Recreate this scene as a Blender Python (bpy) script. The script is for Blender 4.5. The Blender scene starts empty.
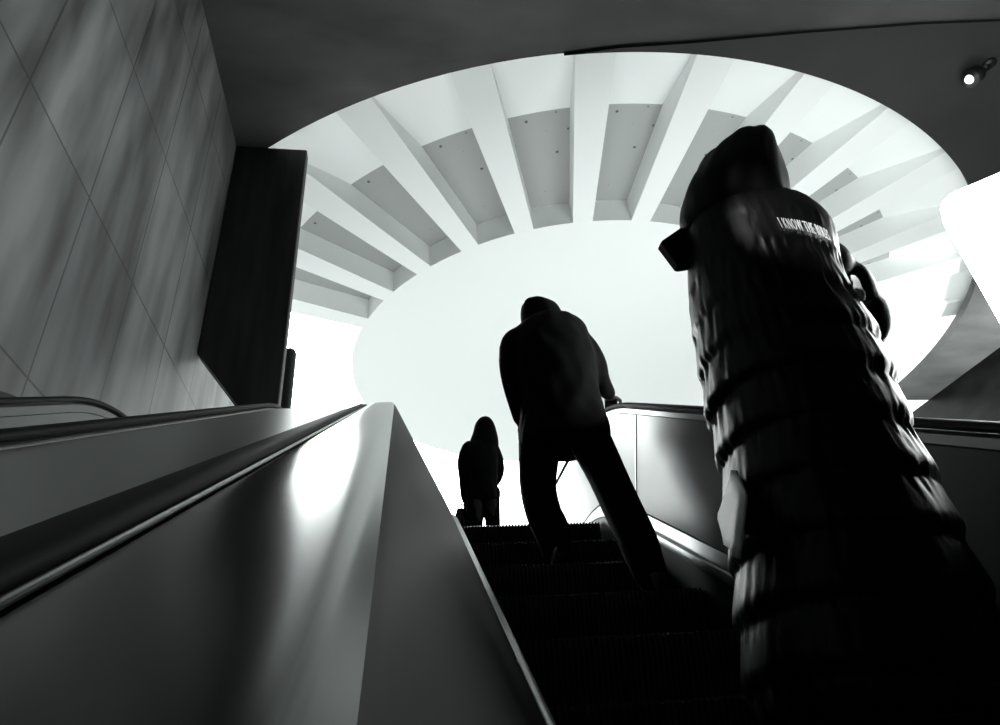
import bpy, bmesh, math, random
from mathutils import Vector, Matrix, noise
random.seed(7)
S = bpy.context.scene
COL = S.collection
R30 = math.radians(30); C30 = math.cos(R30); S30 = math.sin(R30)
ZL = 3.464            # level of the upper landing (lower landing is z = 0)
YC = 3.86             # where the top step nose is
ZC = 2.15             # eye height of the photographer above the lower landing
HC = ZC + 7.4         # hall ceiling

# ------------------------------------------------------------------ helpers
def tag(o, label=None, cat=None, group=None, kind=None):
    if label: o['label'] = label
    if cat: o['category'] = cat
    if group: o['group'] = group
    if kind: o['kind'] = kind
    return o

def empty(name, loc=(0, 0, 0)):
    o = bpy.data.objects.new(name, None); COL.objects.link(o)
    o.location = loc; o.empty_display_size = .1
    return o

def link(name, me, mat=None, parent=None, smooth=False):
    if smooth:
        me.polygons.foreach_set('use_smooth', [True] * len(me.polygons))
    o = bpy.data.objects.new(name, me); COL.objects.link(o)
    if mat:
        for m in (mat if isinstance(mat, (list, tuple)) else [mat]): me.materials.append(m)
    if parent:
        o.parent = parent
        o.matrix_parent_inverse = Matrix.Translation(-parent.location)
    return o

def obj(name, bm, mat=None, parent=None, smooth=False, recalc=True):
    if recalc: bmesh.ops.recalc_face_normals(bm, faces=bm.faces)
    me = bpy.data.meshes.new(name); bm.to_mesh(me); bm.free()
    return link(name, me, mat, parent, smooth)

def face(bm, vs):
    try: return bm.faces.new(vs)
    except ValueError: return None

def add_box(bm, lo, hi, M=None):
    vs = []
    for x in (lo[0], hi[0]):
        for y in (lo[1], hi[1]):
            for z in (lo[2], hi[2]):
                v = Vector((x, y, z)); vs.append(bm.verts.new(M @ v if M else v))
    for f in ((0,1,3,2),(4,6,7,5),(0,4,5,1),(2,3,7,6),(0,2,6,4),(1,5,7,3)):
        face(bm, [vs[i] for i in f])

def add_prism(bm, pts, axis, lo, hi):
    """extrude a 2-D outline; axis 'y': pts are (x,z), axis 'z': pts are (x,y), axis 'x': pts are (y,z)"""
    def P(p, t):
        return {'y': (p[0], t, p[1]), 'z': (p[0], p[1], t), 'x': (t, p[0], p[1])}[axis]
    a = [bm.verts.new(P(p, lo)) for p in pts]; b = [bm.verts.new(P(p, hi)) for p in pts]
    n = len(pts)
    face(bm, a); face(bm, b[::-1])
    for i in range(n): face(bm, [a[i], b[i], b[(i+1) % n], a[(i+1) % n]])

def frames(pts):
    out = []; prev = None
    for i, p in enumerate(pts):
        t = (pts[min(i+1, len(pts)-1)] - pts[max(i-1, 0)]).normalized()
        if prev is None:
            u = t.orthogonal().normalized()
        else:
            u = (prev - t * prev.dot(t)).normalized()
        prev = u
        out.append((u, t.cross(u)))
    return out

def add_tube(bm, pts, radii, seg=12, caps=True, squash=1.0):
    pts = [Vector(p) for p in pts]
    if not isinstance(radii, (list, tuple)): radii = [radii] * len(pts)
    rings = []
    fr = frames(pts)
    if caps:   # rounded ends
        t0 = (pts[0] - pts[1]).normalized(); t1 = (pts[-1] - pts[-2]).normalized()
        P = [pts[0] + t0 * radii[0] * k for k in (.94, .7)] + pts + [pts[-1] + t1 * radii[-1] * k for k in (.7, .94)]
        Rr = [radii[0] * .34, radii[0] * .71] + list(radii) + [radii[-1] * .71, radii[-1] * .34]
        F = [fr[0]] * 2 + fr + [fr[-1]] * 2
    else:
        P, Rr, F = pts, radii, fr
    for p, r, (u, v) in zip(P, Rr, F):
        rings.append([bm.verts.new(p + u * r * math.cos(2*math.pi*k/seg) + v * r * squash * math.sin(2*math.pi*k/seg)) for k in range(seg)])
    for a, b in zip(rings, rings[1:]):
        for k in range(seg): face(bm, [a[k], a[(k+1) % seg], b[(k+1) % seg], b[k]])
    face(bm, rings[0][::-1]); face(bm, rings[-1])

def smooth_path(pts, n=6):
    """Catmull-Rom through points"""
    pts = [Vector(p) for p in pts]; out = []
    for i in range(len(pts)-1):
        p0, p1, p2, p3 = pts[max(i-1,0)], pts[i], pts[i+1], pts[min(i+2, len(pts)-1)]
        for k in range(n):
            t = k / n
            out.append(.5*((2*p1)+(p2-p0)*t+(2*p0-5*p1+4*p2-p3)*t*t+(3*p1-p0-3*p2+p3)*t**3))
    out.append(pts[-1]); return out

def limb(bm, pts, radii, seg=14, n=5):
    P = smooth_path([Vector(p) for p in pts], n)
    R = [q.x for q in smooth_path([Vector((r, 0, 0)) for r in radii], n)]
    add_tube(bm, P, R, seg)

def add_ball(bm, c, r, rot=None, seg=20, rings=14):
    c = Vector(c); r = Vector(r) if isinstance(r, (tuple, list)) else Vector((r, r, r))
    rows = []
    for i in range(1, rings):
        ph = math.pi * i / rings; row = []
        for k in range(seg):
            th = 2*math.pi*k/seg
            v = Vector((r.x*math.sin(ph)*math.cos(th), r.y*math.sin(ph)*math.sin(th), r.z*math.cos(ph)))
            row.append(bm.verts.new(c + (rot @ v if rot else v)))
        rows.append(row)
    tv = Vector((0, 0, r.z)); top = bm.verts.new(c + (rot @ tv if rot else tv)); bot = bm.verts.new(c - (rot @ tv if rot else tv))
    for a, b in zip(rows, rows[1:]):
        for k in range(seg): face(bm, [a[k], b[k], b[(k+1) % seg], a[(k+1) % seg]])
    for k in range(seg):
        face(bm, [top, rows[0][k], rows[0][(k+1) % seg]]); face(bm, [bot, rows[-1][(k+1) % seg], rows[-1][k]])

def remesh(o, voxel=.008, sm=4):
    m = o.modifiers.new('join', 'REMESH'); m.mode = 'VOXEL'; m.voxel_size = voxel; m.use_smooth_shade = True
    if sm:
        s = o.modifiers.new('soften', 'SMOOTH'); s.factor = .5; s.iterations = sm
    return o

# ------------------------------------------------------------------ materials
def mat(name, col=(.5, .5, .5), rough=.5, metal=0., spec=.5, emit=None, estr=0., bump=None, var=None, aniso=0., sheen=0.):
    m = bpy.data.materials.new(name); m.use_nodes = True
    nt = m.node_tree; b = nt.nodes['Principled BSDF']
    b.inputs['Base Color'].default_value = (*col, 1); b.inputs['Roughness'].default_value = rough
    b.inputs['Metallic'].default_value = metal; b.inputs['Specular IOR Level'].default_value = spec
    b.inputs['Anisotropic'].default_value = aniso
    if sheen: b.inputs['Sheen Weight'].default_value = sheen
    if emit:
        b.inputs['Emission Color'].default_value = (*emit, 1); b.inputs['Emission Strength'].default_value = estr
    tc = nt.nodes.new('ShaderNodeTexCoord')
    def nz(scale3, scale, detail, rot=(0, 0, 0)):
        mp = nt.nodes.new('ShaderNodeMapping'); mp.inputs['Scale'].default_value = scale3; mp.inputs['Rotation'].default_value = rot
        nt.links.new(tc.outputs['Object'], mp.inputs['Vector'])
        n = nt.nodes.new('ShaderNodeTexNoise'); n.inputs['Scale'].default_value = scale; n.inputs['Detail'].default_value = detail
        nt.links.new(mp.outputs['Vector'], n.inputs['Vector']); return n
    if bump:
        n = nz(bump.get('s3', (1, 1, 1)), bump['scale'], bump.get('detail', 4), bump.get('rot', (0, 0, 0)))
        bp = nt.nodes.new('ShaderNodeBump'); bp.inputs['Strength'].default_value = bump['strength']; bp.inputs['Distance'].default_value = bump.get('dist', .01)
        nt.links.new(n.outputs['Fac'], bp.inputs['Height']); nt.links.new(bp.outputs['Normal'], b.inputs['Normal'])
    if var:
        n = nz(var.get('s3', (1, 1, 1)), var['scale'], var.get('detail', 4), var.get('rot', (0, 0, 0)))
        rp = nt.nodes.new('ShaderNodeValToRGB')
        rp.color_ramp.elements[0].position = var.get('p0', .3); rp.color_ramp.elements[1].position = var.get('p1', .7)
        rp.color_ramp.elements[0].color = (*var['c0'], 1); rp.color_ramp.elements[1].color = (*var['c1'], 1)
        nt.links.new(n.outputs['Fac'], rp.inputs['Fac']); nt.links.new(rp.outputs['Color'], b.inputs['Base Color'])
    if 'rv' in (var or {}):
        pass
    return m

def g(v): return (v, v * 1.03, v * 1.02)

INC_ROT = (-R30, 0, 0)
M_deck = mat('brushed_steel_deck', g(.12), .22, 1,
             var=dict(scale=3, s3=(6, .5, 6), rot=INC_ROT, c0=g(.065), c1=g(.085)))
M_flank = mat('dark_side_panel', g(.004), .5, 0, spec=.05)
M_panel = mat('brushed_steel_panel', g(.45), .36, 1, bump=dict(scale=20, s3=(4, 1, 4), rot=INC_ROT, strength=.03, dist=.004))
M_inner = mat('dull_steel_inner_panel', g(.11), .3, 1, var=dict(scale=1.6, s3=(1, .4, 1), rot=INC_ROT, c0=g(.08), c1=g(.13)))
M_trim = mat('polished_steel_trim', g(.45), .32, 1)
M_skirt = mat('dark_skirt_metal', g(.10), .45, 1)
M_rubber = mat('black_rubber', g(.004), .55, 0, spec=.08, bump=dict(scale=60, strength=.05, dist=.002))
M_step = mat('cast_step_metal', g(.09), .40, .7, bump=dict(scale=90, strength=.1, dist=.002))
M_comb = mat('comb_metal', g(.12), .4, .8)
M_black = mat('matt_black_metal', g(.01), .5)
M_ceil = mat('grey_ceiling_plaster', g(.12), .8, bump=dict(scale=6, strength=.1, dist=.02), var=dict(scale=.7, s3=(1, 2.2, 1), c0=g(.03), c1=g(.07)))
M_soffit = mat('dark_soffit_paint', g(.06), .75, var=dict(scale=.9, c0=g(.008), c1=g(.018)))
M_white = mat('white_painted_concrete', (.86, .88, .875), .7, bump=dict(scale=12, strength=.05, dist=.01))
M_land = mat('pale_landing_stone', g(.42), .6, var=dict(scale=2, c0=g(.38), c1=g(.46)))
M_dark = mat('dark_polished_granite', g(.006), .5, spec=.1, var=dict(scale=2.5, s3=(1, .5, 1), c0=g(.002), c1=g(.012)))
M_pier = mat('dark_stone_pier', g(.03), .5, bump=dict(scale=5, s3=(3, 1, .6), strength=.3, dist=.02), var=dict(scale=2.2, s3=(3, 1, .35), c0=g(.004), c1=g(.03)))
M_floor = mat('dark_terrazzo', g(.05), .4, var=dict(scale=30, c0=g(.03), c1=g(.08)))
M_sign = mat('white_lightbox_face', (.9, .95, .93), .3, emit=(.95, 1, .985), estr=18.)
M_alu = mat('aluminium', g(.35), .35, 1)
M_cloth = mat('black_wool_cloth', g(.004), .9, spec=.15)
M_denim = mat('black_trouser_cloth', g(.004), .9, spec=.12, bump=dict(scale=30, strength=.2, dist=.004))
M_coat = mat('black_puffer_nylon', g(.002), .40, spec=.19, bump=dict(scale=26, s3=(1, 1, .35), strength=.25, dist=.008))
M_hoodc = mat('black_hood_cloth', g(.0035), .6, spec=.2)
M_lining = mat('pale_lining_cloth', g(.9), .55, bump=dict(scale=40, strength=.2, dist=.003))
M_knit = mat('pale_ribbed_knit', g(.8), .8, bump=dict(scale=160, s3=(1, 1, .15), strength=.5, dist=.003))
M_print = mat('white_print', (.95, .97, .965), .45, .6)
M_skin = mat('skin', (.05, .046, .044), .6, spec=.15, bump=dict(scale=90, strength=.05, dist=.002))
M_hair = mat('dark_hair', g(.006), .5, bump=dict(scale=60, s3=(1, 1, .1), strength=.4, dist=.004))
M_shoe = mat('black_shoe_leather', g(.006), .35)
M_sole = mat('pale_reflective_strip', g(.7), .3)
M_lens = mat('lamp_lens', (.9, .95, .93), .2, emit=(1, 1, 1), estr=1.5)

# drum concrete: mid grey with small dark dashes
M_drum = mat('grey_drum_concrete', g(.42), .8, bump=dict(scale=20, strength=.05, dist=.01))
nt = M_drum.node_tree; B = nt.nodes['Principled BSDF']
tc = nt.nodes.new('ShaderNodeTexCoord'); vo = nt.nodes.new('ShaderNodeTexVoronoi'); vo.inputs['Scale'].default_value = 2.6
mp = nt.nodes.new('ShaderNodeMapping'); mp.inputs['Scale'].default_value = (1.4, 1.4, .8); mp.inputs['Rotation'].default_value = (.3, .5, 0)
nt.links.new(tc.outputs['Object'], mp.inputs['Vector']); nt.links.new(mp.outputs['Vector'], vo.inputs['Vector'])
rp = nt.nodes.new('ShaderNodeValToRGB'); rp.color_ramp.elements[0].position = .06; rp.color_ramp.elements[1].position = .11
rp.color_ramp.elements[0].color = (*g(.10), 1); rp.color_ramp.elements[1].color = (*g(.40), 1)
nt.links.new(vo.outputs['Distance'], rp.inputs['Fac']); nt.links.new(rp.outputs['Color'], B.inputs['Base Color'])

# wall: large stone panels with faint vertical streaks
M_wall = bpy.data.materials.new('grey_stone_panels'); M_wall.use_nodes = True
nt = M_wall.node_tree; B = nt.nodes['Principled BSDF']; B.inputs['Roughness'].default_value = .6
tc = nt.nodes.new('ShaderNodeTexCoord')
mp = nt.nodes.new('ShaderNodeMapping'); mp.inputs['Rotation'].default_value = (0, math.radians(90), math.radians(90))
sx = nt.nodes.new('ShaderNodeSeparateXYZ'); cx = nt.nodes.new('ShaderNodeCombineXYZ')
nt.links.new(tc.outputs['Object'], sx.inputs[0]); nt.links.new(sx.outputs['Y'], cx.inputs['X']); nt.links.new(sx.outputs['Z'], cx.inputs['Y'])
br = nt.nodes.new('ShaderNodeTexBrick'); br.inputs['Scale'].default_value = 1.0; br.offset = 0.0
br.inputs['Brick Width'].default_value = .92; br.inputs['Row Height'].default_value = 1.45; br.inputs['Mortar Size'].default_value = .012
br.inputs['Mortar Smooth'].default_value = .6
br.inputs['Color1'].default_value = (*g(.15), 1); br.inputs['Color2'].default_value = (*g(.21), 1); br.inputs['Mortar'].default_value = (*g(.06), 1)
nt.links.new(cx.outputs[0], br.inputs['Vector'])
mp2 = nt.nodes.new('ShaderNodeMapping'); mp2.inputs['Scale'].default_value = (1, 1.3, .28)
nt.links.new(tc.outputs['Object'], mp2.inputs['Vector'])
nz = nt.nodes.new('ShaderNodeTexNoise'); nz.inputs['Scale'].default_value = 1.7; nz.inputs['Detail'].default_value = 3
nt.links.new(mp2.outputs['Vector'], nz.inputs['Vector'])
rp = nt.nodes.new('ShaderNodeValToRGB'); rp.color_ramp.elements[0].position = .32; rp.color_ramp.elements[1].position = .68
rp.color_ramp.elements[0].color = (.25, .25, .25, 1); rp.color_ramp.elements[1].color = (1.4, 1.4, 1.4, 1)
nt.links.new(nz.outputs['Fac'], rp.inputs['Fac'])
mx = nt.nodes.new('ShaderNodeMix'); mx.data_type = 'RGBA'; mx.blend_type = 'MULTIPLY'; mx.inputs['Factor'].default_value = 1
nt.links.new(br.outputs['Color'], mx.inputs['A']); nt.links.new(rp.outputs['Color'], mx.inputs['B']); nt.links.new(mx.outputs['Result'], B.inputs['Base Color'])

# ------------------------------------------------------------------ setting
WX0, WX1 = -2.1, 13.15
YB = -4.0
CXR, CYR, R_OUT = 3.55, 13.02, 8.44          # round opening in the ceiling
CX, CY, R_IN, HD = 3.885, 12.66, 4.82, ZC+7.77  # rotunda roof above it

def st(name, bm, m, smooth=False):
    return tag(obj(name, bm, m, None, smooth), kind='structure')

bm = bmesh.new(); add_box(bm, (WX0-.2, YB-.2, -.2), (WX1+.2, 5.0, 0)); st('floor', bm, M_floor)
bm = bmesh.new()
add_box(bm, (-10, 4.35, ZL-.35), (16, 24, ZL-.02)); st('floor_upper', bm, M_land)
bm = bmesh.new(); add_box(bm, (WX0-.2, 4.5, 0), (WX1+.2, 4.7, ZL-.36)); st('wall_front', bm, M_dark)
bm = bmesh.new(); add_box(bm, (WX0-.25, YB, 0), (WX0, 9.4, HC)); st('wall_left', bm, M_wall)
bm = bmesh.new(); add_box(bm, (WX1, YB, 0), (WX1+.25, 17.5, HC)); st('wall_right', bm, M_dark)
bm = bmesh.new(); add_box(bm, (WX0-.25, YB-.25, 0), (WX1+.25, YB, HC)); st('wall_back', bm, M_dark)

# ceiling with its big round opening (half circle cut into the front edge)
def ceiling_outline():
    pts = [(WX0-.25, YB-.25), (WX1+.25, YB-.25), (WX1+.25, CYR+.25)]
    a0 = math.asin(.25 / R_OUT)
    n = 90
    for k in range(n+1):
        a = a0 - (math.pi + 2*a0) * k / n
        pts.append((CXR + R_OUT*math.cos(a), CYR + R_OUT*math.sin(a)))
    pts += [(-8, CYR+.25), (-8, 6.2), (WX0-.25, 6.2)]
    return pts
bm = bmesh.new(); add_prism(bm, ceiling_outline(), 'z', HC, HC+.16); st('ceiling', bm, M_ceil)
# darker soffit round the right flank of the opening
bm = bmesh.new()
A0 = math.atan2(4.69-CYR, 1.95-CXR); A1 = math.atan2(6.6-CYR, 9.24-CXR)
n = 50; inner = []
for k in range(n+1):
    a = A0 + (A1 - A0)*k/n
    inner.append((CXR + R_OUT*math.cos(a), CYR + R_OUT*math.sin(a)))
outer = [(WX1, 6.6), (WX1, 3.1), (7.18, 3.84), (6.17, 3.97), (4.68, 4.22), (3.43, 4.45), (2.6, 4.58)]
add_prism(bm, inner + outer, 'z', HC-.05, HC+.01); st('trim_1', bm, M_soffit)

# the rotunda roof: white disc and a fan of radial beams with grey soffits and white sloping coves between them
rot = tag(empty('ceiling_rotunda', (CX, CY, HD)), kind='structure')
N = 124
bm = bmesh.new()
ring = [(R_IN*math.cos(2*math.pi*k/N), R_IN*math.sin(2*math.pi*k/N)) for k in range(N)]
add_prism(bm, [(x+CX, y+CY) for x, y in ring], 'z', HD, HD+.55); obj('ceiling_disc', bm, M_white, rot)
NB, HWA, DP = 31, .0335, .46
def sector(bm, prof, h, n=6):
    """closed (r, z) outline swept through -h..h about the z axis"""
    rows = [[bm.verts.new((r*math.cos(-h + 2*h*k/n), r*math.sin(-h + 2*h*k/n), z)) for r, z in prof] for k in range(n+1)]
    m = len(prof)
    for a, b in zip(rows, rows[1:]):
        for k in range(m): face(bm, [a[k], a[(k+1) % m], b[(k+1) % m], b[k]])
    face(bm, rows[0]); face(bm, rows[-1][::-1])
me_ = {}
def fan(nm, ang, build, m):
    if nm not in me_:
        bm = bmesh.new(); build(bm); o = obj(nm, bm, m); me_[nm] = o.data
    else:
        o = bpy.data.objects.new(nm, me_[nm]); COL.objects.link(o)
    o.parent = rot; o.rotation_euler = (0, 0, ang)
def beam_bm(bm):
    vs = [bm.verts.new((r*math.cos(s*HWA), r*math.sin(s*HWA), z)) for r in (R_IN*.9985, 8.9) for s in (-1, 1) for z in (.001, DP+.08)]
    for f in ((0,1,3,2),(4,6,7,5),(0,4,5,1),(2,3,7,6),(0,2,6,4),(1,5,7,3)): face(bm, [vs[i] for i in f])
HB = math.pi/NB
for k in range(-6, 7):
    a = -math.pi/2 + math.radians(1.2) + 2*math.pi*k/NB
    fan('beam', a, beam_bm, M_white)
    if k < 6:
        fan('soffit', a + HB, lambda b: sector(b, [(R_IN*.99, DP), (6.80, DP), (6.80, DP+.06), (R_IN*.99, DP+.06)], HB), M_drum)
        fan('cove', a + HB, lambda b: sector(b, [(6.72, DP), (8.15, .02), (8.95, -.19), (8.95, -.13), (8.15, .08), (6.72, DP+.06)], HB), M_white)

# dark pier at the end of the left wall, its lower corner cut away
bm = bmesh.new()
add_prism(bm, [(-2.095, HC-.005), (-1.20, HC-.005), (-1.20, ZL-.015), (-1.57, ZL-.015), (-1.57, ZC+3.48), (-2.095, ZC+4.15)], 'y', 6.4, 6.55)
bmesh.ops.bevel(bm, geom=bm.edges[:], offset=.012, segments=1, affect='EDGES')
st('pillar_left', bm, M_pier)

# ------------------------------------------------------------------ sweeping along the escalator
HS = .79     # eye to nose line, square to the slope
LOWER = Vector((0, -2.14, 0.0)); UPPER = Vector((0, YC, ZL))
def base_path(r_lo=1.25, r_up=1.4, y0=-3.2, y1=7.0, n=18):
    """points (y, z, angle) along the nose line: level, slope, level"""
    T = math.tan(R30/2); out = []
    out.append((y0, 0.0, 0.0))
    tl = r_lo*T
    for k in range(n+1):
        a = R30*k/n
        out.append((LOWER.y - tl + r_lo*math.sin(a), r_lo*(1-math.cos(a)), a))
    tu = r_up*T
    p0 = Vector((UPPER.y - tu*C30, UPPER.z - tu*S30))
    pl = (out[-1][0], out[-1][1])
    for k in range(1, 12):
        t = k/12; out.append((pl[0] + (p0.x-pl[0])*t, pl[1] + (p0.y-pl[1])*t, R30))
    for k in range(n+1):
        a = R30*(1-k/n)
        out.append((p0.x + r_up*(math.sin(R30)-math.sin(a)), p0.y + r_up*(math.cos(a)-math.cos(R30)), a))
    out.append((y1, UPPER.z, 0.0))
    return out
PATH = base_path()
def off(y, z, a, b):
    d = b + HS
    return (y - d*math.sin(a), z + d*math.cos(a))
def sweep(name, prof, m, parent, closed=True, smooth=True, path=None, caps=True):
    """prof: list of (a, b); a = metres right of the photographer, b = metres square off the slope, 0 at eye height"""
    bm = bmesh.new(); rows = []
    for (y, z, an) in (path or PATH):
        row = []
        for (a, b) in prof:
            yy, zz = off(y, z, an, b); row.append(bm.verts.new((a, yy, zz)))
        rows.append(row)
    n = len(prof)
    for r0, r1 in zip(rows, rows[1:]):
        for k in range(n if closed else n-1): face(bm, [r0[k], r0[(k+1) % n], r1[(k+1) % n], r1[k]])
    if closed and caps:
        face(bm, rows[0]); face(bm, rows[-1][::-1])
    o = obj(name, bm, m, parent, smooth)
    if smooth:
        mod = o.modifiers.new('edges', 'EDGE_SPLIT'); mod.split_angle = math.radians(32)
    return o
def curve2(pts, n=5):
    return [(p.x, p.y) for p in smooth_path([Vector((a, b, 0)) for a, b in pts], n)]
def rail_prof(ca, cb, w=.070, t=.030, n=28):
    out = []
    for k in range(n):
        th = 2*math.pi*k/n
        c, s = math.cos(th), math.sin(th)
        out.append((ca + w/2*math.copysign(abs(c)**.6, c), cb + t/2*math.copysign(abs(s)**.75, s)))
    return out
def box_prof(a0, a1, b0, b1, r=.004):
    return [(a0+r, b0), (a1-r, b0), (a1, b0+r), (a1, b1-r), (a1-r, b1), (a0+r, b1), (a0, b1-r), (a0, b0+r)]

ESC = tag(empty('escalator', (.78, 0, 0)), 'escalator with black grooved steps carrying the hooded people up, beside a broad steel deck', 'escalator')
# --- left balustrade: broad humped steel deck falling to the skirt
hump = curve2([(-.133, -.084), (-.128, -.074), (-.115, -.067), (-.09, -.0635), (-.06, -.062), (-.030, -.0612), (-.019, -.0640), (-.008, -.0725)], 6)
flank = curve2([(-.008, -.0725), (.010, -.103), (.10, -.275), (.20, -.465), (.272, -.602), (.300, -.660)], 5)
deck = sweep('balustrade_deck', hump + [(-.010, -.09), (-.132, -.12)], M_deck, ESC)
sweep('side_panel', flank + [(.294, -.665), (.05, -.72), (-.12, -.72), (-.12, -.12), (-.012, -.092)], M_flank, ESC)
sweep('skirt_ledge', curve2([(.298, -.661), (.308, -.674), (.322, -.679), (.334, -.690)], 3) + [(.334, -.715), (.294, -.715)], M_trim, ESC)
sweep('skirt_panel', box_prof(.310, .334, -1.05, -.717, .003), M_skirt, ESC)
sweep('handrail', rail_prof(-.177, -.080, .042, .022), M_rubber, ESC)
sweep('handrail_guide', [(-.192, -.135), (-.155, -.135), (-.155, -.098), (-.160, -.0915), (-.186, -.0915), (-.192, -.098)], M_black, ESC)
sweep('outer_trim', [(-.206, -.13), (-.203, -.090), (-.212, -.086), (-.232, -.089), (-.236, -.13)], M_trim, ESC)
sweep('guide_bead', [(-.1520 + .0026*math.cos(2*math.pi*k/10), -.0815 + .0026*math.sin(2*math.pi*k/10)) for k in range(10)], M_trim, ESC)
sweep('inner_trim', [(-.1545, -.135), (-.1545, -.086), (-.1495, -.085), (-.1340, -.083), (-.1340, -.135)], M_skirt, ESC)
sweep('centre_deck', [(-.237, -.15), (-.237, -.096), (-.30, -.094), (-.45, -.096), (-.615, -.094), (-.615, -.15)], M_panel, ESC)
# --- right balustrade
sweep('inner_panel', box_prof(1.268, 1.286, -.625, -.125, .003), M_inner, ESC)
sweep('skirt_ledge', [(1.222, -.715), (1.222, -.690), (1.226, -.682), (1.234, -.678), (1.241, -.679), (1.2425, -.686), (1.2425, -.715)], M_trim, ESC)
sweep('skirt_ledge', [(1.2485, -.715), (1.2485, -.675), (1.252, -.663), (1.268, -.632), (1.286, -.632), (1.286, -.715)], M_trim, ESC)
sweep('skirt_panel', box_prof(1.224, 1.286, -1.05, -.717, .003), M_skirt, ESC)
sweep('handrail', rail_prof(1.292, -.077, .062, .026), M_rubber, ESC)
sweep('handrail_guide', [(1.268, -.123), (1.316, -.123), (1.316, -.100), (1.308, -.0915), (1.276, -.0915), (1.268, -.100)], M_trim, ESC)
sweep('outer_deck', [(1.317, -.20), (1.317, -.110), (1.325, -.106), (1.70, -.106), (1.70, -.9), (1.288, -.9), (1.288, -.20)], M_black, ESC)
# panel joints on the right (thin upright strips proud of the panel)
def joint(y):
    bm = bmesh.new()
    z = ZL - (YC - y)*math.tan(R30)
    p = [off(y, z, R30 if y < YC-.2 else .12, b) for b in (-.62, -.13)]
    (y0, z0), (y1, z1) = p
    d = .006
    vs = []
    for x in (1.2645, 1.270):
        for (yy, zz, s) in ((y0, z0, -1), (y0, z0, 1), (y1, z1, 1), (y1, z1, -1)): vs.append(bm.verts.new((x, yy + s*d*C30, zz + s*d*S30)))
    face(bm, vs[:4]); face(bm, vs[4:][::-1])
    for i in range(4): face(bm, [vs[i], vs[4+i], vs[4+(i+1) % 4], vs[(i+1) % 4]])
    obj('panel_joint', bm, M_trim, ESC)
for y in (2.05, 3.42): joint(y)
# glinting screws along the left ledge
for i, y in enumerate((1.7, 2.2, 2.7, 3.2)):
    z = ZL - (YC - y)*math.tan(R30); yy, zz = off(y, z, R30, -.60)
    bm = bmesh.new(); add_ball(bm, (.267, yy, zz), .006, seg=10, rings=6); obj('screw', bm, M_trim, ESC, True)

# --- steps: cleated tread and cleated curved riser
SX0, SX1 = .337, 1.219
def step_mesh():
    bm = bmesh.new()
    prof = []        # (y, z, outward y, outward z) nose at y = 0, z = 0
    for k in range(9):                     # riser, curving
        t = k/8; z = -.205*(1-t); y = .035*math.sin(math.pi*.5*(1-t))**2
        prof.append((y, z - .004, -1, 0))
    prof[-1] = (0, -.006, -.9, .1)
    prof += [(.002, 0, -.3, .7), (.05, 0, 0, 1), (.20, 0, 0, 1), (.398, 0, 0, 1)]
    pitch = .0185; ncl = int((SX1-SX0)/pitch); pitch = (SX1-SX0)/ncl
    cols = []
    for i in range(ncl):
        x = SX0 + i*pitch
        for (dx, dep) in ((0, .011), (pitch*.42, .011), (pitch*.46, 0), (pitch*.96, 0)): cols.append((x+dx, dep))
    cols.append((SX1, .011))
    rows = []
    for x, dep in cols:
        rows.append([bm.verts.new((x, y - oy*dep, z - oz*dep)) for y, z, oy, oz in prof])
    for a, b in zip(rows, rows[1:]):
        for k in range(len(prof)-1): face(bm, [a[k], b[k], b[k+1], a[k+1]])
    # solid body below
    body = [(.05, -.215), (.05, -.03), (.39, -.03), (.39, -.10)]
    add_prism(bm, body, 'x', SX0, SX1)
    return bm
step_me = None
NOSES = [(YC + .4, ZL), (YC, ZL)] + [(YC - .4*i, ZL - .2309*i) for i in range(1, 16)]
for (y, z) in NOSES:
    if step_me is None:
        o = obj('step', step_mesh(), M_step, None, False); step_me = o.data
    else:
        o = bpy.data.objects.new('step', step_me); COL.objects.link(o)
    o.parent = ESC; o.matrix_parent_inverse = Matrix.Translation(-ESC.location); o.location = (0, y, z)
# comb plates
for (y0, y1, z) in ((YC+.80, YC+1.45, ZL-.001),):
    bm = bmesh.new(); add_box(bm, (SX0, y0, z-.03), (SX1, y1, z+.002))
    n = 43
    for i in range(n):
        x = SX0 + (SX1-SX0)*(i+.5)/n
        add_prism(bm, [(x-.004, y0-.05), (x+.004, y0-.05), (x+.005, y0+.01), (x-.005, y0+.01)], 'z', z-.012, z-.001)
    obj('comb_plate', bm, M_comb, ESC)
# newels where the handrails turn back down on the landing
def newel(cx, top_b, m, nm):
    yy = 7.0; zt = ZL + (top_b + HS); r = .28
    pts = [Vector((cx, yy + r*math.sin(t), zt - r + r*math.cos(t))) for t in [math.pi*k/16 for k in range(17)]]
    bm = bmesh.new(); add_tube(bm, pts, .03, 12, True); obj(nm, bm, m, ESC, True)
newel(-.177, -.080, M_rubber, 'newel_rail'); newel(1.292, -.077, M_rubber, 'newel_rail')
bm = bmesh.new(); add_box(bm, (.06, -3.2, -.0), (.28, -2.9, .3)); bm.free()

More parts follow.
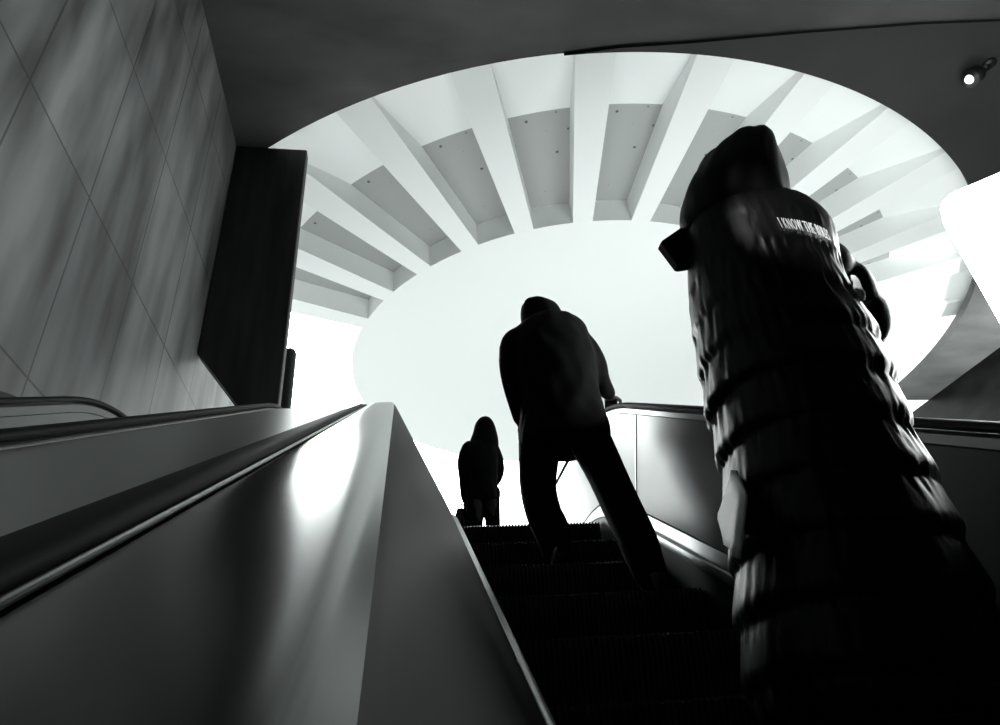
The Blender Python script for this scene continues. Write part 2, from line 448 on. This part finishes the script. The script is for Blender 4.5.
# ------------------------------------------------------------------ neighbouring escalator on the left
PATH_N = base_path(y1=5.6)
NE = tag(empty('escalator', (-1.3, 0, 0)), 'neighbouring escalator against the grey stone wall, only its black rails and steel trim showing', 'escalator')
sweep('handrail', rail_prof(-.655, -.077, .052, .024), M_rubber, NE, path=PATH_N)
sweep('handrail_guide', [(-.675, -.135), (-.635, -.135), (-.635, -.100), (-.642, -.0905), (-.668, -.0905), (-.675, -.100)], M_trim, NE, path=PATH_N)
sweep('inner_panel', box_prof(-.694, -.677, -.70, -.130, .003), M_panel, NE, path=PATH_N)
sweep('inner_panel', box_prof(-1.602, -1.585, -.70, -.110, .003), M_skirt, NE, path=PATH_N)
sweep('handrail', rail_prof(-1.602, -.045, .06, .028), M_rubber, NE, path=PATH_N)
sweep('handrail_guide', [(-1.62, -.109), (-1.582, -.109), (-1.582, -.073), (-1.59, -.061), (-1.612, -.061), (-1.62, -.073)], M_skirt, NE, path=PATH_N)
sweep('outer_deck', [(-2.095, -.20), (-2.095, -.100), (-1.622, -.100), (-1.622, -.9), (-2.095, -.9)], M_black, NE, path=PATH_N)
sweep('skirt_panel', box_prof(-1.585, -1.53, -1.05, -.702, .003), M_skirt, NE, path=PATH_N)
sweep('skirt_panel', box_prof(-.76, -.70, -1.05, -.702, .003), M_skirt, NE, path=PATH_N)
sweep('step_band', [(-1.528, -.80), (-.762, -.80), (-.762, -.9), (-1.528, -.9)], M_step, NE, path=PATH_N)
# dark plinth along the foot of the wall
bm = bmesh.new(); rows = []
for (y, z, a) in PATH:
    y0, z0 = off(y, z, a, -.10); y1, z1 = off(y, z, a, .02)
    rows.append([bm.verts.new(p) for p in ((-2.099, y0, z0), (-2.075, y0, z0), (-2.075, y1, z1), (-2.099, y1, z1))])
for r0, r1 in zip(rows, rows[1:]):
    for k in range(4): face(bm, [r0[k], r0[(k+1) % 4], r1[(k+1) % 4], r1[k]])
face(bm, rows[0]); face(bm, rows[-1][::-1])
st('baseboard_left', bm, M_dark)

# ------------------------------------------------------------------ people
def loft(bm, rows, seg=64, cap=True, fn=None, expo=1.0, sub=6):
    """rows: (z, x0, x1, cy, ry) from top to bottom -> closed tube; fn(th, z, u) = radial swell"""
    P = [Vector((r[0], r[1], r[2])) for r in rows]; Q = [Vector((r[3], r[4], 0)) for r in rows]
    P = smooth_path(P, sub); Q = smooth_path(Q, sub); rings = []
    for p, q in zip(P, Q):
        cx = (p.y+p.z)/2; rx = (p.z-p.y)/2; row = []
        for k in range(seg):
            th = 2*math.pi*k/seg; c, s = math.cos(th), math.sin(th)
            c2, s2 = math.copysign(abs(c)**expo, c), math.copysign(abs(s)**expo, s)
            d = fn(th, p.x) if fn else 0.
            row.append(bm.verts.new((cx + (rx+d)*c2, q.x + (q.y+d)*s2, p.x)))
        rings.append(row)
    for a, b in zip(rings, rings[1:]):
        for k in range(seg): face(bm, [a[k], b[k], b[(k+1) % seg], a[(k+1) % seg]])
    if cap:
        face(bm, rings[0]); face(bm, rings[-1][::-1])
    return rings

def add_head(bm, c, s=1.0, yaw=0., pitch=0.):
    """head facing +y before turning: skull, jaw, nose, brow, lips, eyes, ears"""
    Rm = Matrix.Rotation(yaw, 3, 'Z') @ Matrix.Rotation(pitch, 3, 'X'); c = Vector(c)
    def at(x, y, z): return c + Rm @ (Vector((x, y, z))*s)
    def b(p, r): add_ball(bm, at(*p), tuple(q*s for q in r), Rm, 18, 12)
    b((0, -.012, .03), (.076, .094, .090)); b((0, .022, -.035), (.060, .070, .075)); b((0, .052, -.085), (.030, .028, .024))
    b((0, .094, -.020), (.014, .020, .018)); b((0, .088, .008), (.009, .014, .028)); b((0, .074, .030), (.052, .022, .012))
    b((0, .084, -.056), (.022, .012, .006)); b((0, .082, -.067), (.019, .012, .007))
    for sx in (-1, 1):
        b((.030*sx, .078, .012), (.014, .010, .009)); b((.078*sx, -.005, -.005), (.010, .020, .032)); b((.042*sx, .062, -.03), (.022, .024, .022))

def add_hand(bm, w, d, up, curl=.5, side=1, s=1.0, thumb_up=.3):
    """palm from wrist w along d; up = back of the hand; fingers curl away from up"""
    w, d, up = Vector(w), Vector(d).normalized(), Vector(up)
    up = (up - d*up.dot(d)).normalized(); lat = d.cross(up)*side
    for k in range(4):
        o = (k-1.5)*.021*s
        add_tube(bm, [w + lat*o*.6, w + lat*o + d*.045*s, w + lat*o + d*.088*s], [.014*s, .014*s, .0115*s], 10)
        L = (.040, .045, .042, .033)[k]*s; p = w + lat*o + d*.09*s; ang = 0.; pts = [p]
        for q in range(3):
            ang += curl*(.9, 1.0, .7)[q]
            p = p + (d*math.cos(ang) - up*math.sin(ang))*L*(1, .68, .55)[q]; pts.append(p)
        add_tube(bm, pts, [.0100*s, .0092*s, .0085*s, .0075*s], 10)
    t0 = w - lat*.026*s + d*.022*s
    t1 = t0 - lat*.026*s + d*.028*s - up*.012*s
    t2 = t1 - lat*.004*s + d*.030*s - up*(.014+.02*curl)*s
    t3 = t2 + lat*.010*s*curl + d*.022*s - up*.018*curl*s
    add_tube(bm, [t0, t1, t2, t3], [.0135*s, .0115*s, .010*s, .0085*s], 10)

def person_body(name, parent, head, hs, yaw, pitch, neck, hip, arms, legs, hands, k=.85):
    bm = bmesh.new()
    add_head(bm, head, hs, yaw, pitch)
    hd, nk, hp = Vector(head), Vector(neck), Vector(hip)
    limb(bm, [hd + Vector((0, -.02, -.03)), nk], [.052, .058])
    mid = nk.lerp(hp, .5)
    limb(bm, [nk + (hp-nk)*.06, nk.lerp(hp, .3), mid, hp], [.085*k, .135*k, .12*k, .125*k])
    for a in arms:
        limb(bm, [nk.lerp(Vector(a[0]), .35), a[0]], [.065, .050]); limb(bm, a, [.046, .036, .026])
    for l in legs: limb(bm, l, [.075, .050, .036])
    for h in hands: add_hand(bm, *h)
    o = obj(name, bm, M_skin, parent, True)
    remesh(o, .006, 3); return o

def shoe(parent, heel, d, m=M_shoe, L=.27):
    heel = Vector(heel); d = Vector(d).normalized(); lat = Vector((d.y, -d.x, 0))
    bm = bmesh.new()
    rings = []
    for t, w, h, z0 in ((0, .026, .05, 0), (.04, .036, .085, 0), (.25, .036, .095, 0), (.45, .040, .075, 0), (.65, .047, .052, 0), (.85, .044, .042, 0), (.97, .028, .030, .004), (1.0, .010, .018, .008)):
        row = []
        for k in range(16):
            th = 2*math.pi*k/16; c, s = math.cos(th), math.sin(th)
            row.append(bm.verts.new(heel + d*(t*L) + lat*(w*math.copysign(abs(c)**.8, c)) + Vector((0, 0, z0 + (h/2)*(1 + math.copysign(abs(s)**.7, s))))))
        rings.append(row)
    for a, b in zip(rings, rings[1:]):
        for k in range(16): face(bm, [a[k], a[(k+1) % 16], b[(k+1) % 16], b[k]])
    face(bm, rings[0][::-1]); face(bm, rings[-1])
    return obj('shoe', bm, m, parent, True)

def hood_mesh(bm, rows, open_c, open_r, seg=56, fn=None):
    rings = loft(bm, rows, seg, True, fn)
    kill = [f for f in bm.faces if (lambda c: c.y > open_c[1] and ((c.x-open_c[0])/open_r[0])**2 + ((c.z-open_c[2])/open_r[1])**2 < 1)(f.calc_center_median())]
    bmesh.ops.delete(bm, geom=kill, context='FACES')

# ---- the near figure: long black quilted coat, hood up
BX, BY = .845, 1.14; BZ = ZL - .2309*7
big = tag(empty('person', (BX, BY, BZ)), 'hooded person in a long black quilted coat with white words across the back', 'person')
person_body('body', big, (.845, BY+.02, 3.43), .92, 0.05, -.12, (.85, BY+.01, 3.25), (.84, BY, 2.70),
            [[(.975, BY, 3.19), (1.115, BY+.06, 3.02), (.98, BY+.30, 3.02)], [(.775, BY, 3.17), (.80, BY+.08, 2.98), (.82, BY+.28, 3.04)]],
            [[(.93, BY, 2.70), (.935, BY+.03, 2.30), (.93, BY+.04, 1.93)], [(.76, BY, 2.70), (.755, BY+.03, 2.30), (.75, BY+.04, 1.93)]],
            [((.97, BY+.31, 3.02), (-.8, .6, .1), (0, .4, 1), .75, 1, .95), ((.825, BY+.29, 3.045), (.5, .5, .1), (0, .4, 1), .75, -1, .95)])
shoe(big, (.93, BY-.04, BZ), (.08, 1, 0)); shoe(big, (.75, BY-.04, BZ), (-.08, 1, 0))
bm = bmesh.new()
for x in (.93, .75): limb(bm, [(x, BY, 2.62), (x, BY+.03, 2.30), (x, BY+.04, 1.925)], [.095, .078, .062])
limb(bm, [(.76, BY, 2.66), (.92, BY, 2.66)], [.1, .1])
remesh(obj('trousers', bm, M_denim, big, True), .012, 3)
SEAM0, SEAMH = 2.98, .105
def coat_swell(th, z):
    u = (SEAM0 - z)/SEAMH + .10*math.sin(th*2+.6); f = u - math.floor(u)
    amp = .012*min(1, max(.10, (3.10 - z)/.30))
    puff = amp*(min(1, f/.72)**.8 if f < .72 else (1 - ((f-.72)/.28)**2)) - amp*.6
    near = math.exp(-(min(f, 1-f)/.22)**2)
    w = noise.noise(Vector((math.cos(th)*16 + 3, math.sin(th)*16 + z*5, z*9)))*.004 + noise.noise(Vector((math.cos(th)*34, math.sin(th)*34 + z*14, z*14)))*.003
    return puff + w*(.5 + near) * (1 if z < 3.1 else .4)
coat_rows = [(3.345, .775, .93, BY, .075), (3.315, .735, .985, BY, .10), (3.275, .705, 1.030, BY, .125), (3.200, .690, 1.040, BY, .145), (3.095, .674, 1.012, BY+.005, .160), (3.005, .664, 1.000, BY+.005, .170),
             (2.910, .655, 1.016, BY+.005, .175), (2.80, .645, 1.010, BY, .178), (2.73, .645, 1.002, BY, .180), (2.65, .640, .990, BY, .182), (2.53, .622, 1.000, BY, .185),
             (2.45, .610, 1.000, BY, .19), (2.34, .590, 1.005, BY, .19), (2.24, .582, 1.005, BY, .19), (2.19, .60, .985, BY, .17)]
bm = bmesh.new(); loft(bm, coat_rows, 168, True, coat_swell, .92, 12)
coat = obj('coat', bm, M_coat, big, True)
def sleeve_bm(pts, radii, n=10):
    P = smooth_path([Vector(p) for p in pts], n); R = [q.x for q in smooth_path([Vector((r, 0, 0)) for r in radii], n)]
    L = 0; Rr = []
    for i, (p, r) in enumerate(zip(P, R)):
        if i: L += (P[i]-P[i-1]).length
        f = (L/.085) % 1.0
        Rr.append(r*(.90 + .16*(1-abs(2*f-1)**2.6)))
    b = bmesh.new(); add_tube(b, P, Rr, 40)
    for v in b.verts:
        v.co += v.co.normalized()*noise.noise(v.co*26)*.006
    return b
obj('sleeve', sleeve_bm([(.975, BY, 3.17), (1.06, BY+.03, 3.13), (1.118, BY+.07, 3.035), (1.09, BY+.18, 3.0), (.99, BY+.29, 3.02)], [.070, .066, .058, .052, .043]), M_coat, big, True)
obj('sleeve', sleeve_bm([(.775, BY, 3.17), (.79, BY+.05, 3.08), (.80, BY+.08, 2.98), (.81, BY+.18, 3.0), (.82, BY+.27, 3.04)], [.066, .062, .055, .05, .043]), M_coat, big, True)
hood_rows = [(3.610, .935, .985, BY+.02, .02), (3.600, .892, .998, BY+.01, .05), (3.565, .858, 1.000, BY+.01, .085), (3.51, .806, .992, BY, .112), (3.44, .754, .984, BY, .128), (3.38, .716, .975, BY, .135), (3.335, .700, .968, BY, .135),
             (3.29, .695, .965, BY, .13), (3.25, .71, .98, BY, .12), (3.21, .73, .97, BY, .105)]
bm = bmesh.new(); hood_mesh(bm, hood_rows, (.83, BY+.06, 3.42), (.085, .115), 72, lambda th, z: noise.noise(Vector((math.cos(th)*3, math.sin(th)*3, z*7)))*.008)
hd = obj('hood', bm, M_hoodc, big, True)
m = hd.modifiers.new('cloth', 'SOLIDIFY'); m.thickness = .008; m.offset = -1
# stiff collar flap standing out at the left of the neck
bm = bmesh.new()
cf = [(.632, 3.240), (.638, 3.248), (.695, 3.292), (.72, 3.29), (.72, 3.18), (.668, 3.168), (.660, 3.170)]
add_prism(bm, cf, 'y', BY+.03, BY+.055)
bmesh.ops.bevel(bm, geom=bm.edges[:], offset=.002, segments=1, affect='EDGES')
obj('collar_flap', bm, M_hoodc, big)
# pale ribbed tab on the right side of the coat
from mathutils.bvhtree import BVHTree
cb = bmesh.new(); cb.from_mesh(coat.data); TREE = BVHTree.FromBMesh(cb)
bm = bmesh.new(); rows = []
for i in range(9):
    t = i/8; row = []
    for k in range(9):
        q = k/8
        x = .948 + .033*q - .018*t; z = 3.012 - .014*q - .046*t
        hit = TREE.ray_cast(Vector((x, BY-.6, z)), Vector((0, 1, 0)))[0]
        y = min((hit.y if hit else BY-.03), BY-.06) - .012 - .012*math.sin(math.pi*q)
        row.append(bm.verts.new((x, y, z)))
    rows.append(row)
for a, b in zip(rows, rows[1:]):
    for k in range(8): face(bm, [a[k], a[k+1], b[k+1], b[k]])
tb = obj('side_tab', bm, M_knit, big, True); tb['label'] = 'pale ribbed tab'
m = tb.modifiers.new('cloth', 'SOLIDIFY'); m.thickness = .006
# open coat edge with pale lining, lower left
bm = bmesh.new(); rows = []
T, F, B, Nn = Vector((.625, 1.10, 2.616)), Vector((.640, 1.25, 2.575)), Vector((.540, 1.02, 2.425)), Vector((.572, 1.0, 2.53))
for i in range(13):
    t = i/12; row = []
    lft = T.lerp(F, min(1, t*1.6)) if t < .625 else F.lerp(B, (t-.625)/.375*.55)
    rgt = T.lerp(Nn, min(1, t*1.6)) if t < .625 else Nn.lerp(B, (t-.625)/.375*.95)
    for k in range(9):
        q = k/8; row.append(bm.verts.new(lft.lerp(rgt, q) + Vector((-.012*math.sin(math.pi*q) - .006*math.sin(q*9)*t, 0, 0))))
    rows.append(row)
for a, b in zip(rows, rows[1:]):
    for k in range(8): face(bm, [a[k], a[k+1], b[k+1], b[k]])
ln = obj('lining', bm, M_lining, big, True); ln['label'] = 'pale lining at the open coat edge'
m = ln.modifiers.new('cloth', 'SOLIDIFY'); m.thickness = .006
# white words across the back, lying on the cloth
fc = bpy.data.curves.new('words', 'FONT'); fc.body = 'I KNOW THE RULES'; fc.size = 1.0; fc.extrude = 0.0; fc.space_character = 1.16; fc.offset = .0
tmp = bpy.data.objects.new('words_tmp', fc); COL.objects.link(tmp)
bpy.context.view_layer.update()
dg = bpy.context.evaluated_depsgraph_get()
tme = bpy.data.meshes.new_from_object(tmp.evaluated_get(dg)); bpy.data.objects.remove(tmp)
bm = bmesh.new(); bm.from_mesh(tme)
bmesh.ops.subdivide_edges(bm, edges=[e for e in bm.edges if e.calc_length() > .25], cuts=2)
x0 = min(v.co.x for v in bm.verts); x1 = max(v.co.x for v in bm.verts); y1 = max(v.co.y for v in bm.verts)
tree = TREE
for v in bm.verts:
    u = (v.co.x - x0)/(x1 - x0); h = v.co.y/y1
    p = Vector((.817 + .118*u, 0, 3.122 - .020*u + .034*h))
    hit, nrm, _, _ = tree.ray_cast(Vector((p.x, BY - .6, p.z)), Vector((0, 1, 0)))
    yy = (hit.y if hit else BY - .1)
    v.co = Vector((p.x, yy - .004, p.z))
cb.free()
tx = obj('printed_words', bm, M_print, big); tx['label'] = 'white printed words'
m = tx.modifiers.new('ink', 'SOLIDIFY'); m.thickness = .0015; m.offset = 0

# ---- the middle figure: hunched, bulky jacket, striding up
Z2, Z3 = ZL - .2309*2, ZL - .2309*3
mid = tag(empty('person', (.86, 3.1, Z3)), 'person in bulky dark jacket and baggy trousers striding up the steps, legs apart', 'person')
MY = 3.2
person_body('body', mid, (.875, MY+.15, 4.50), .92, .1, -.5, (.885, MY+.08, 4.38), (.875, MY-.02, 3.80),
            [[(1.07, MY+.06, 4.30), (1.165, MY+.04, 4.08), (1.255, MY+.18, 4.06)], [(.69, MY+.06, 4.33), (.645, MY+.0, 4.06), (.70, MY+.18, 3.88)]],
            [[(.78, MY, 3.78), (.735, MY+.08, 3.42), (.775, MY+.0, 3.08)], [(.985, MY, 3.80), (1.05, MY-.12, 3.42), (1.07, MY-.40, 2.86)]],
            [((1.265, MY+.19, 4.055), (.25, .84, .42), (0, -.45, .9), .7, -1, 1.0), ((.705, MY+.19, 3.86), (.3, .5, -.8), (-.5, .7, .2), .5, 1, 1.0)])
s1 = shoe(mid, (.768, MY-.08, Z2), (-.03, 1, 0)); s2 = shoe(mid, (1.07, 2.70, Z3), (.04, 1, 0))
bm = bmesh.new(); add_tube(bm, smooth_path([(.732, MY-.055, Z2+.02), (.738, MY-.082, Z2+.05), (.752, MY-.09, Z2+.085)], 4), .006, 8)
rs = obj('reflective_strip', bm, M_sole, s1, True); rs['label'] = 'pale reflective strip'
bm = bmesh.new()
jr = [(4.54, .84, 1.00, MY+.08, .10), (4.50, .76, 1.08, MY+.07, .14), (4.40, .675, 1.125, MY+.05, .18), (4.22, .65, 1.13, MY+.01, .20), (4.0, .665, 1.115, MY, .20), (3.87, .68, 1.12, MY, .195), (3.76, .665, 1.135, MY, .20), (3.68, .655, 1.13, MY, .20), (3.645, .67, 1.11, MY, .19)]
loft(bm, jr, 56, True, lambda th, z: noise.noise(Vector((math.cos(th)*3, math.sin(th)*3, z*8)))*.014, .85)
limb(bm, [(.98, MY+.06, 4.38), (1.075, MY+.05, 4.35), (1.135, MY+.03, 4.21), (1.150, MY+.04, 4.09), (1.235, MY+.15, 4.065)], [.08, .082, .072, .066, .044])
limb(bm, [(.80, MY+.06, 4.38), (.695, MY+.05, 4.35), (.655, MY+.0, 4.20), (.650, MY+.0, 4.05), (.70, MY+.15, 3.90)], [.08, .085, .082, .072, .05])
limb(bm, [(.86, MY+.10, 4.46), (.87, MY+.10, 4.40)], [.12, .13])
remesh(obj('jacket', bm, M_cloth, mid, True), .014, 4)
bm = bmesh.new()
hr = [(4.725, .815, .875, MY+.13, .03), (4.708, .79, .93, MY+.13, .06), (4.66, .765, .985, MY+.12, .10), (4.57, .755, 1.02, MY+.11, .125), (4.47, .75, 1.03, MY+.10, .135), (4.40, .76, 1.02, MY+.08, .12)]
hood_mesh(bm, hr, (.87, MY+.17, 4.50), (.075, .09), 48, lambda th, z: noise.noise(Vector((math.cos(th)*2, math.sin(th)*2, z*9)))*.01)
h2 = obj('hood', bm, M_cloth, mid, True); m = h2.modifiers.new('cloth', 'SOLIDIFY'); m.thickness = .01; m.offset = -1
bm = bmesh.new()
limb(bm, [(.775, MY, 3.80), (.755, MY+.03, 3.66), (.732, MY+.06, 3.46), (.740, MY+.03, 3.30), (.762, MY, 3.20), (.772, MY-.005, 3.09)], [.120, .112, .096, .092, .090, .072])
limb(bm, [(.985, MY, 3.80), (1.02, MY-.05, 3.64), (1.05, MY-.12, 3.44), (1.06, MY-.22, 3.24), (1.068, MY-.34, 3.02), (1.07, MY-.40, 2.87)], [.120, .112, .100, .094, .088, .074])
limb(bm, [(.79, MY, 3.84), (.97, MY, 3.84)], [.13, .13])
remesh(obj('trousers', bm, M_denim, mid, True), .012, 2)

# ---- the far figure on the landing: hooded, bag at the side
FY = 5.62
far = tag(empty('person', (.76, FY, ZL)), 'smallest hooded person, standing at the top of the escalator with a handbag', 'person')
person_body('body', far, (.80, FY+.02, 4.965), .80, 0, -.1, (.765, FY, 4.84), (.762, FY, 4.32),
            [[(.87, FY, 4.74), (.912, FY+.06, 4.54), (.84, FY+.20, 4.46)], [(.665, FY, 4.74), (.607, FY+.0, 4.52), (.607, FY+.05, 4.30)]],
            [[(.83, FY, 4.30), (.835, FY+.02, 3.90), (.83, FY, 3.54)], [(.69, FY, 4.30), (.68, FY+.02, 3.90), (.685, FY, 3.54)]],
            [((.835, FY+.21, 4.46), (-.8, .5, .1), (0, .3, 1), .6, 1, .85), ((.603, FY+.055, 4.285), (0, .1, -1), (-1, 0, 0), .8, -1, .85)], .55)
shoe(far, (.83, FY-.07, ZL-.02), (.1, 1, 0), L=.24); shoe(far, (.685, FY-.07, ZL-.02), (-.1, 1, 0), L=.24)
bm = bmesh.new()
loft(bm, [(4.86, .70, .84, FY, .08), (4.80, .635, .90, FY, .11), (4.70, .605, .925, FY, .13), (4.58, .62, .91, FY, .14), (4.47, .632, .897, FY, .14), (4.36, .625, .892, FY, .145), (4.30, .63, .888, FY, .145), (4.27, .65, .87, FY, .13)], 48, True,
     lambda th, z: noise.noise(Vector((math.cos(th)*3, math.sin(th)*3, z*9)))*.010, .9)
limb(bm, [(.87, FY, 4.79), (.915, FY+.02, 4.66), (.915, FY+.06, 4.54), (.85, FY+.19, 4.465)], [.065, .06, .052, .04])
limb(bm, [(.66, FY, 4.79), (.608, FY, 4.66), (.605, FY, 4.52), (.607, FY+.04, 4.33)], [.065, .06, .052, .04])
remesh(obj('jacket', bm, M_cloth, far, True), .012, 3)
bm = bmesh.new()
hood_mesh(bm, [(5.09, .80, .845, FY, .03), (5.075, .765, .878, FY, .07), (5.02, .728, .908, FY, .105), (4.94, .705, .925, FY, .115), (4.86, .675, .935, FY, .115), (4.78, .66, .93, FY, .11), (4.72, .69, .90, FY, .09)],
          (.80, FY+.05, 4.97), (.06, .085), 48)
h3 = obj('hood', bm, M_cloth, far, True); m = h3.modifiers.new('cloth', 'SOLIDIFY'); m.thickness = .008; m.offset = -1
bm = bmesh.new()
for x, sx in ((.83, 1), (.685, -1)): limb(bm, [(x, FY, 4.36), (x+.004*sx, FY+.02, 3.95), (x, FY, 3.545)], [.082, .058, .050])
limb(bm, [(.69, FY, 4.345), (.825, FY, 4.345)], [.095, .095])
remesh(obj('trousers', bm, M_denim, far, True), .01, 2)
bag = tag(empty('handbag', (.555, FY+.06, 4.02)), 'small dark handbag hanging from the hand of the person at the top', 'handbag')
bm = bmesh.new(); add_prism(bm, [(.505, 4.02), (.625, 4.02), (.615, 4.20), (.585, 4.235), (.545, 4.235), (.515, 4.19)], 'y', FY+.0, FY+.10)
bmesh.ops.bevel(bm, geom=bm.edges[:], offset=.018, segments=3, affect='EDGES'); obj('pouch', bm, M_shoe, bag, True)
bm = bmesh.new(); add_tube(bm, smooth_path([(.53, FY+.05, 4.21), (.565, FY+.055, 4.27), (.602, FY+.06, 4.255), (.612, FY+.05, 4.20)], 6), .007, 8); obj('strap', bm, M_shoe, bag, True)

# ------------------------------------------------------------------ other things in the hall
# lit panel on a post, enlarged out of view to put highlights on the coat
sg = tag(empty('light_box', (4.3, 2.5, 0)), 'white lit rounded panel standing out at the right edge, brightest thing beside the hooded figure', 'sign')
th = math.atan2(-.29, .31); L, H0, H1, rr = 2.4, ZC+.70, ZC+3.40, .15
SXX, SYY = 3.92, 3.15
bm = bmesh.new(); pts = []
for (cx, cz, a0) in ((L-rr, H1-rr, 0), (rr, H1-rr, 90), (rr, H0+rr, 180), (L-rr, H0+rr, 270)):
    for k in range(9):
        a = math.radians(a0 + 90*k/8); pts.append((cx + rr*math.cos(a), cz + rr*math.sin(a)))
def sign_part(nm, off0, off1, m, inset):
    b = bmesh.new()
    q = [(L/2 + (x-L/2)*(1-inset/L*2), (H0+H1)/2 + (z-(H0+H1)/2)*(1-inset/(H1-H0)*2)) for x, z in pts]
    add_prism(b, q, 'y', off0, off1)
    for v in b.verts:
        x, y = v.co.x, v.co.y
        v.co.x = SXX + x*math.cos(th) - y*math.sin(th); v.co.y = SYY + x*math.sin(th) + y*math.cos(th)
    return obj(nm, b, m, sg)
sign_part('case', -.05, .05, M_alu, .012); sign_part('lit_face', -.062, -.05, M_sign, 0); sign_part('lit_face', .05, .062, M_sign, 0)
px, py = SXX + .9*math.cos(th), SYY + .9*math.sin(th)
bm = bmesh.new(); add_tube(bm, [(px, py, .02), (px, py, 2.2), (px, py, H0+.02)], .045, 16, False); obj('post', bm, M_alu, sg, True)
bm = bmesh.new(); add_tube(bm, [(px, py, 0), (px, py, .03)], .2, 24, False); obj('base_plate', bm, M_alu, sg)

# spotlight under the dark soffit
sp = tag(empty('spotlight', (7.3, 4.45, HC-.05)), 'small round spotlight hanging from the dark soffit near the upper right', 'spotlight')
Q = Vector((7.20, 4.50, HC))
def qt(*p): return [Q + Vector(v) for v in p]
bm = bmesh.new(); add_tube(bm, qt((.24, -.12, -.05), (.24, -.12, -.08)), .08, 20, False); obj('mount_plate', bm, M_black, sp, True)
bm = bmesh.new(); add_tube(bm, smooth_path(qt((.24, -.12, -.07), (.20, -.09, -.14), (.12, -.05, -.17)), 5), .02, 10); obj('arm', bm, M_black, sp, True)
bm = bmesh.new(); add_tube(bm, qt((.16, -.06, -.12), (.10, -.04, -.16), (-.04, 0, -.24)), [.05, .095, .115], 24, False); obj('can', bm, M_black, sp, True)
bm = bmesh.new(); add_tube(bm, qt((-.038, 0, -.239), (-.058, .005, -.251)), [.06, .05], 24, False); obj('lens', bm, M_lens, sp, True)

# dark round-topped post past the pier
po = tag(empty('post', (-1.235, 6.95, ZL-.02)), 'dark round-topped post standing on the landing just past the dark stone pier', 'post')
bm = bmesh.new(); add_tube(bm, [(-1.235, 6.95, ZL-.02), (-1.235, 6.95, ZL+1.5), (-1.235, 6.95, ZC+4.5)], .075, 20); obj('shaft', bm, M_black, po, True)
bm = bmesh.new(); add_tube(bm, [(-1.235, 6.95, ZL-.02), (-1.235, 6.95, ZL+.03)], .16, 24, False); obj('foot_plate', bm, M_alu, po)

# ------------------------------------------------------------------ daylight and added lamps
SUN = Vector((-.087, .834, .544)).normalized()
W = bpy.data.worlds.new('overcast'); S.world = W; W.use_nodes = True
nt = W.node_tree; bg = nt.nodes['Background']; bg.inputs['Color'].default_value = (.945, 1.0, .985, 1)
# overcast sky, brightest where the sun stands behind the cloud
tc = nt.nodes.new('ShaderNodeTexCoord'); dt = nt.nodes.new('ShaderNodeVectorMath'); dt.operation = 'DOT_PRODUCT'
nm = nt.nodes.new('ShaderNodeVectorMath'); nm.operation = 'NORMALIZE'
nt.links.new(tc.outputs['Generated'], nm.inputs[0]); nt.links.new(nm.outputs[0], dt.inputs[0]); dt.inputs[1].default_value = SUN
mr = nt.nodes.new('ShaderNodeMapRange'); mr.interpolation_type = 'SMOOTHERSTEP'
mr.inputs['From Min'].default_value = math.cos(math.radians(24)); mr.inputs['From Max'].default_value = 1.0
mr.inputs['To Min'].default_value = 1.7; mr.inputs['To Max'].default_value = 16.0
nt.links.new(dt.outputs['Value'], mr.inputs['Value']); nt.links.new(mr.outputs['Result'], bg.inputs['Strength'])

def area(name, loc, size, power, target):
    l = bpy.data.lights.new(name, 'AREA'); l.shape = 'RECTANGLE'; l.size, l.size_y = size; l.energy = power; l.color = (.95, 1, .985)
    o = bpy.data.objects.new(name, l); COL.objects.link(o); o.location = loc
    o.rotation_euler = (Vector(target) - Vector(loc)).to_track_quat('-Z', 'Y').to_euler(); return o
# added fill without a fixture, whitening the beams and the disc from below
area('roof_fill_light', (3.6, 7.2, ZL+.3), (12, 1.2), 268, (3.8, 8.5, HD))

w = area('ceiling_fill_light', (12.3, 6.6, ZL+1.5), (1.4, 1.4), 300, (12.6, 10.6, HC)); w.data.spread = math.radians(75)  # added unseen fill, lightens the right end of the ceiling

# added unseen spot behind the photographer, brightening just the words on the coat
l = bpy.data.lights.new('words_fill_spot', 'SPOT'); l.energy = 4200; l.spot_size = math.radians(1.7); l.spot_blend = .4; l.shadow_soft_size = .08
o = bpy.data.objects.new('words_fill_spot', l); COL.objects.link(o); o.location = (-1.55, -2.4, 3.13+4.3)
o.rotation_euler = (Vector((.89, 1.0, 3.125)) - o.location).to_track_quat('-Z', 'Y').to_euler()

# ------------------------------------------------------------------ camera
P, TH, RO = 0.5575316, 0.1787384, math.radians(5)
fw = Vector((math.sin(TH)*math.cos(P), math.cos(TH)*math.cos(P), math.sin(P)))
rt0 = Vector((math.cos(TH), -math.sin(TH), 0)); up0 = rt0.cross(fw)
# picture turned 5 degrees anticlockwise
rt = rt0*math.cos(RO) - up0*math.sin(RO); up = up0*math.cos(RO) + rt0*math.sin(RO)
cam = bpy.data.cameras.new('camera'); co = bpy.data.objects.new('camera', cam); COL.objects.link(co)
co.matrix_world = Matrix(((rt.x, up.x, -fw.x, 0), (rt.y, up.y, -fw.y, 0), (rt.z, up.z, -fw.z, ZC), (0, 0, 0, 1)))
cam.sensor_fit = 'HORIZONTAL'; cam.sensor_width = 36; cam.lens = 36*680/1000; cam.clip_start = .01; cam.clip_end = 300
S.camera = co
vs = S.view_settings; S.display_settings.display_device = 'sRGB'
vs.view_transform = 'Standard'; vs.look = 'None'; vs.exposure = 0.0; vs.gamma = 1.0; vs.use_curve_mapping = False
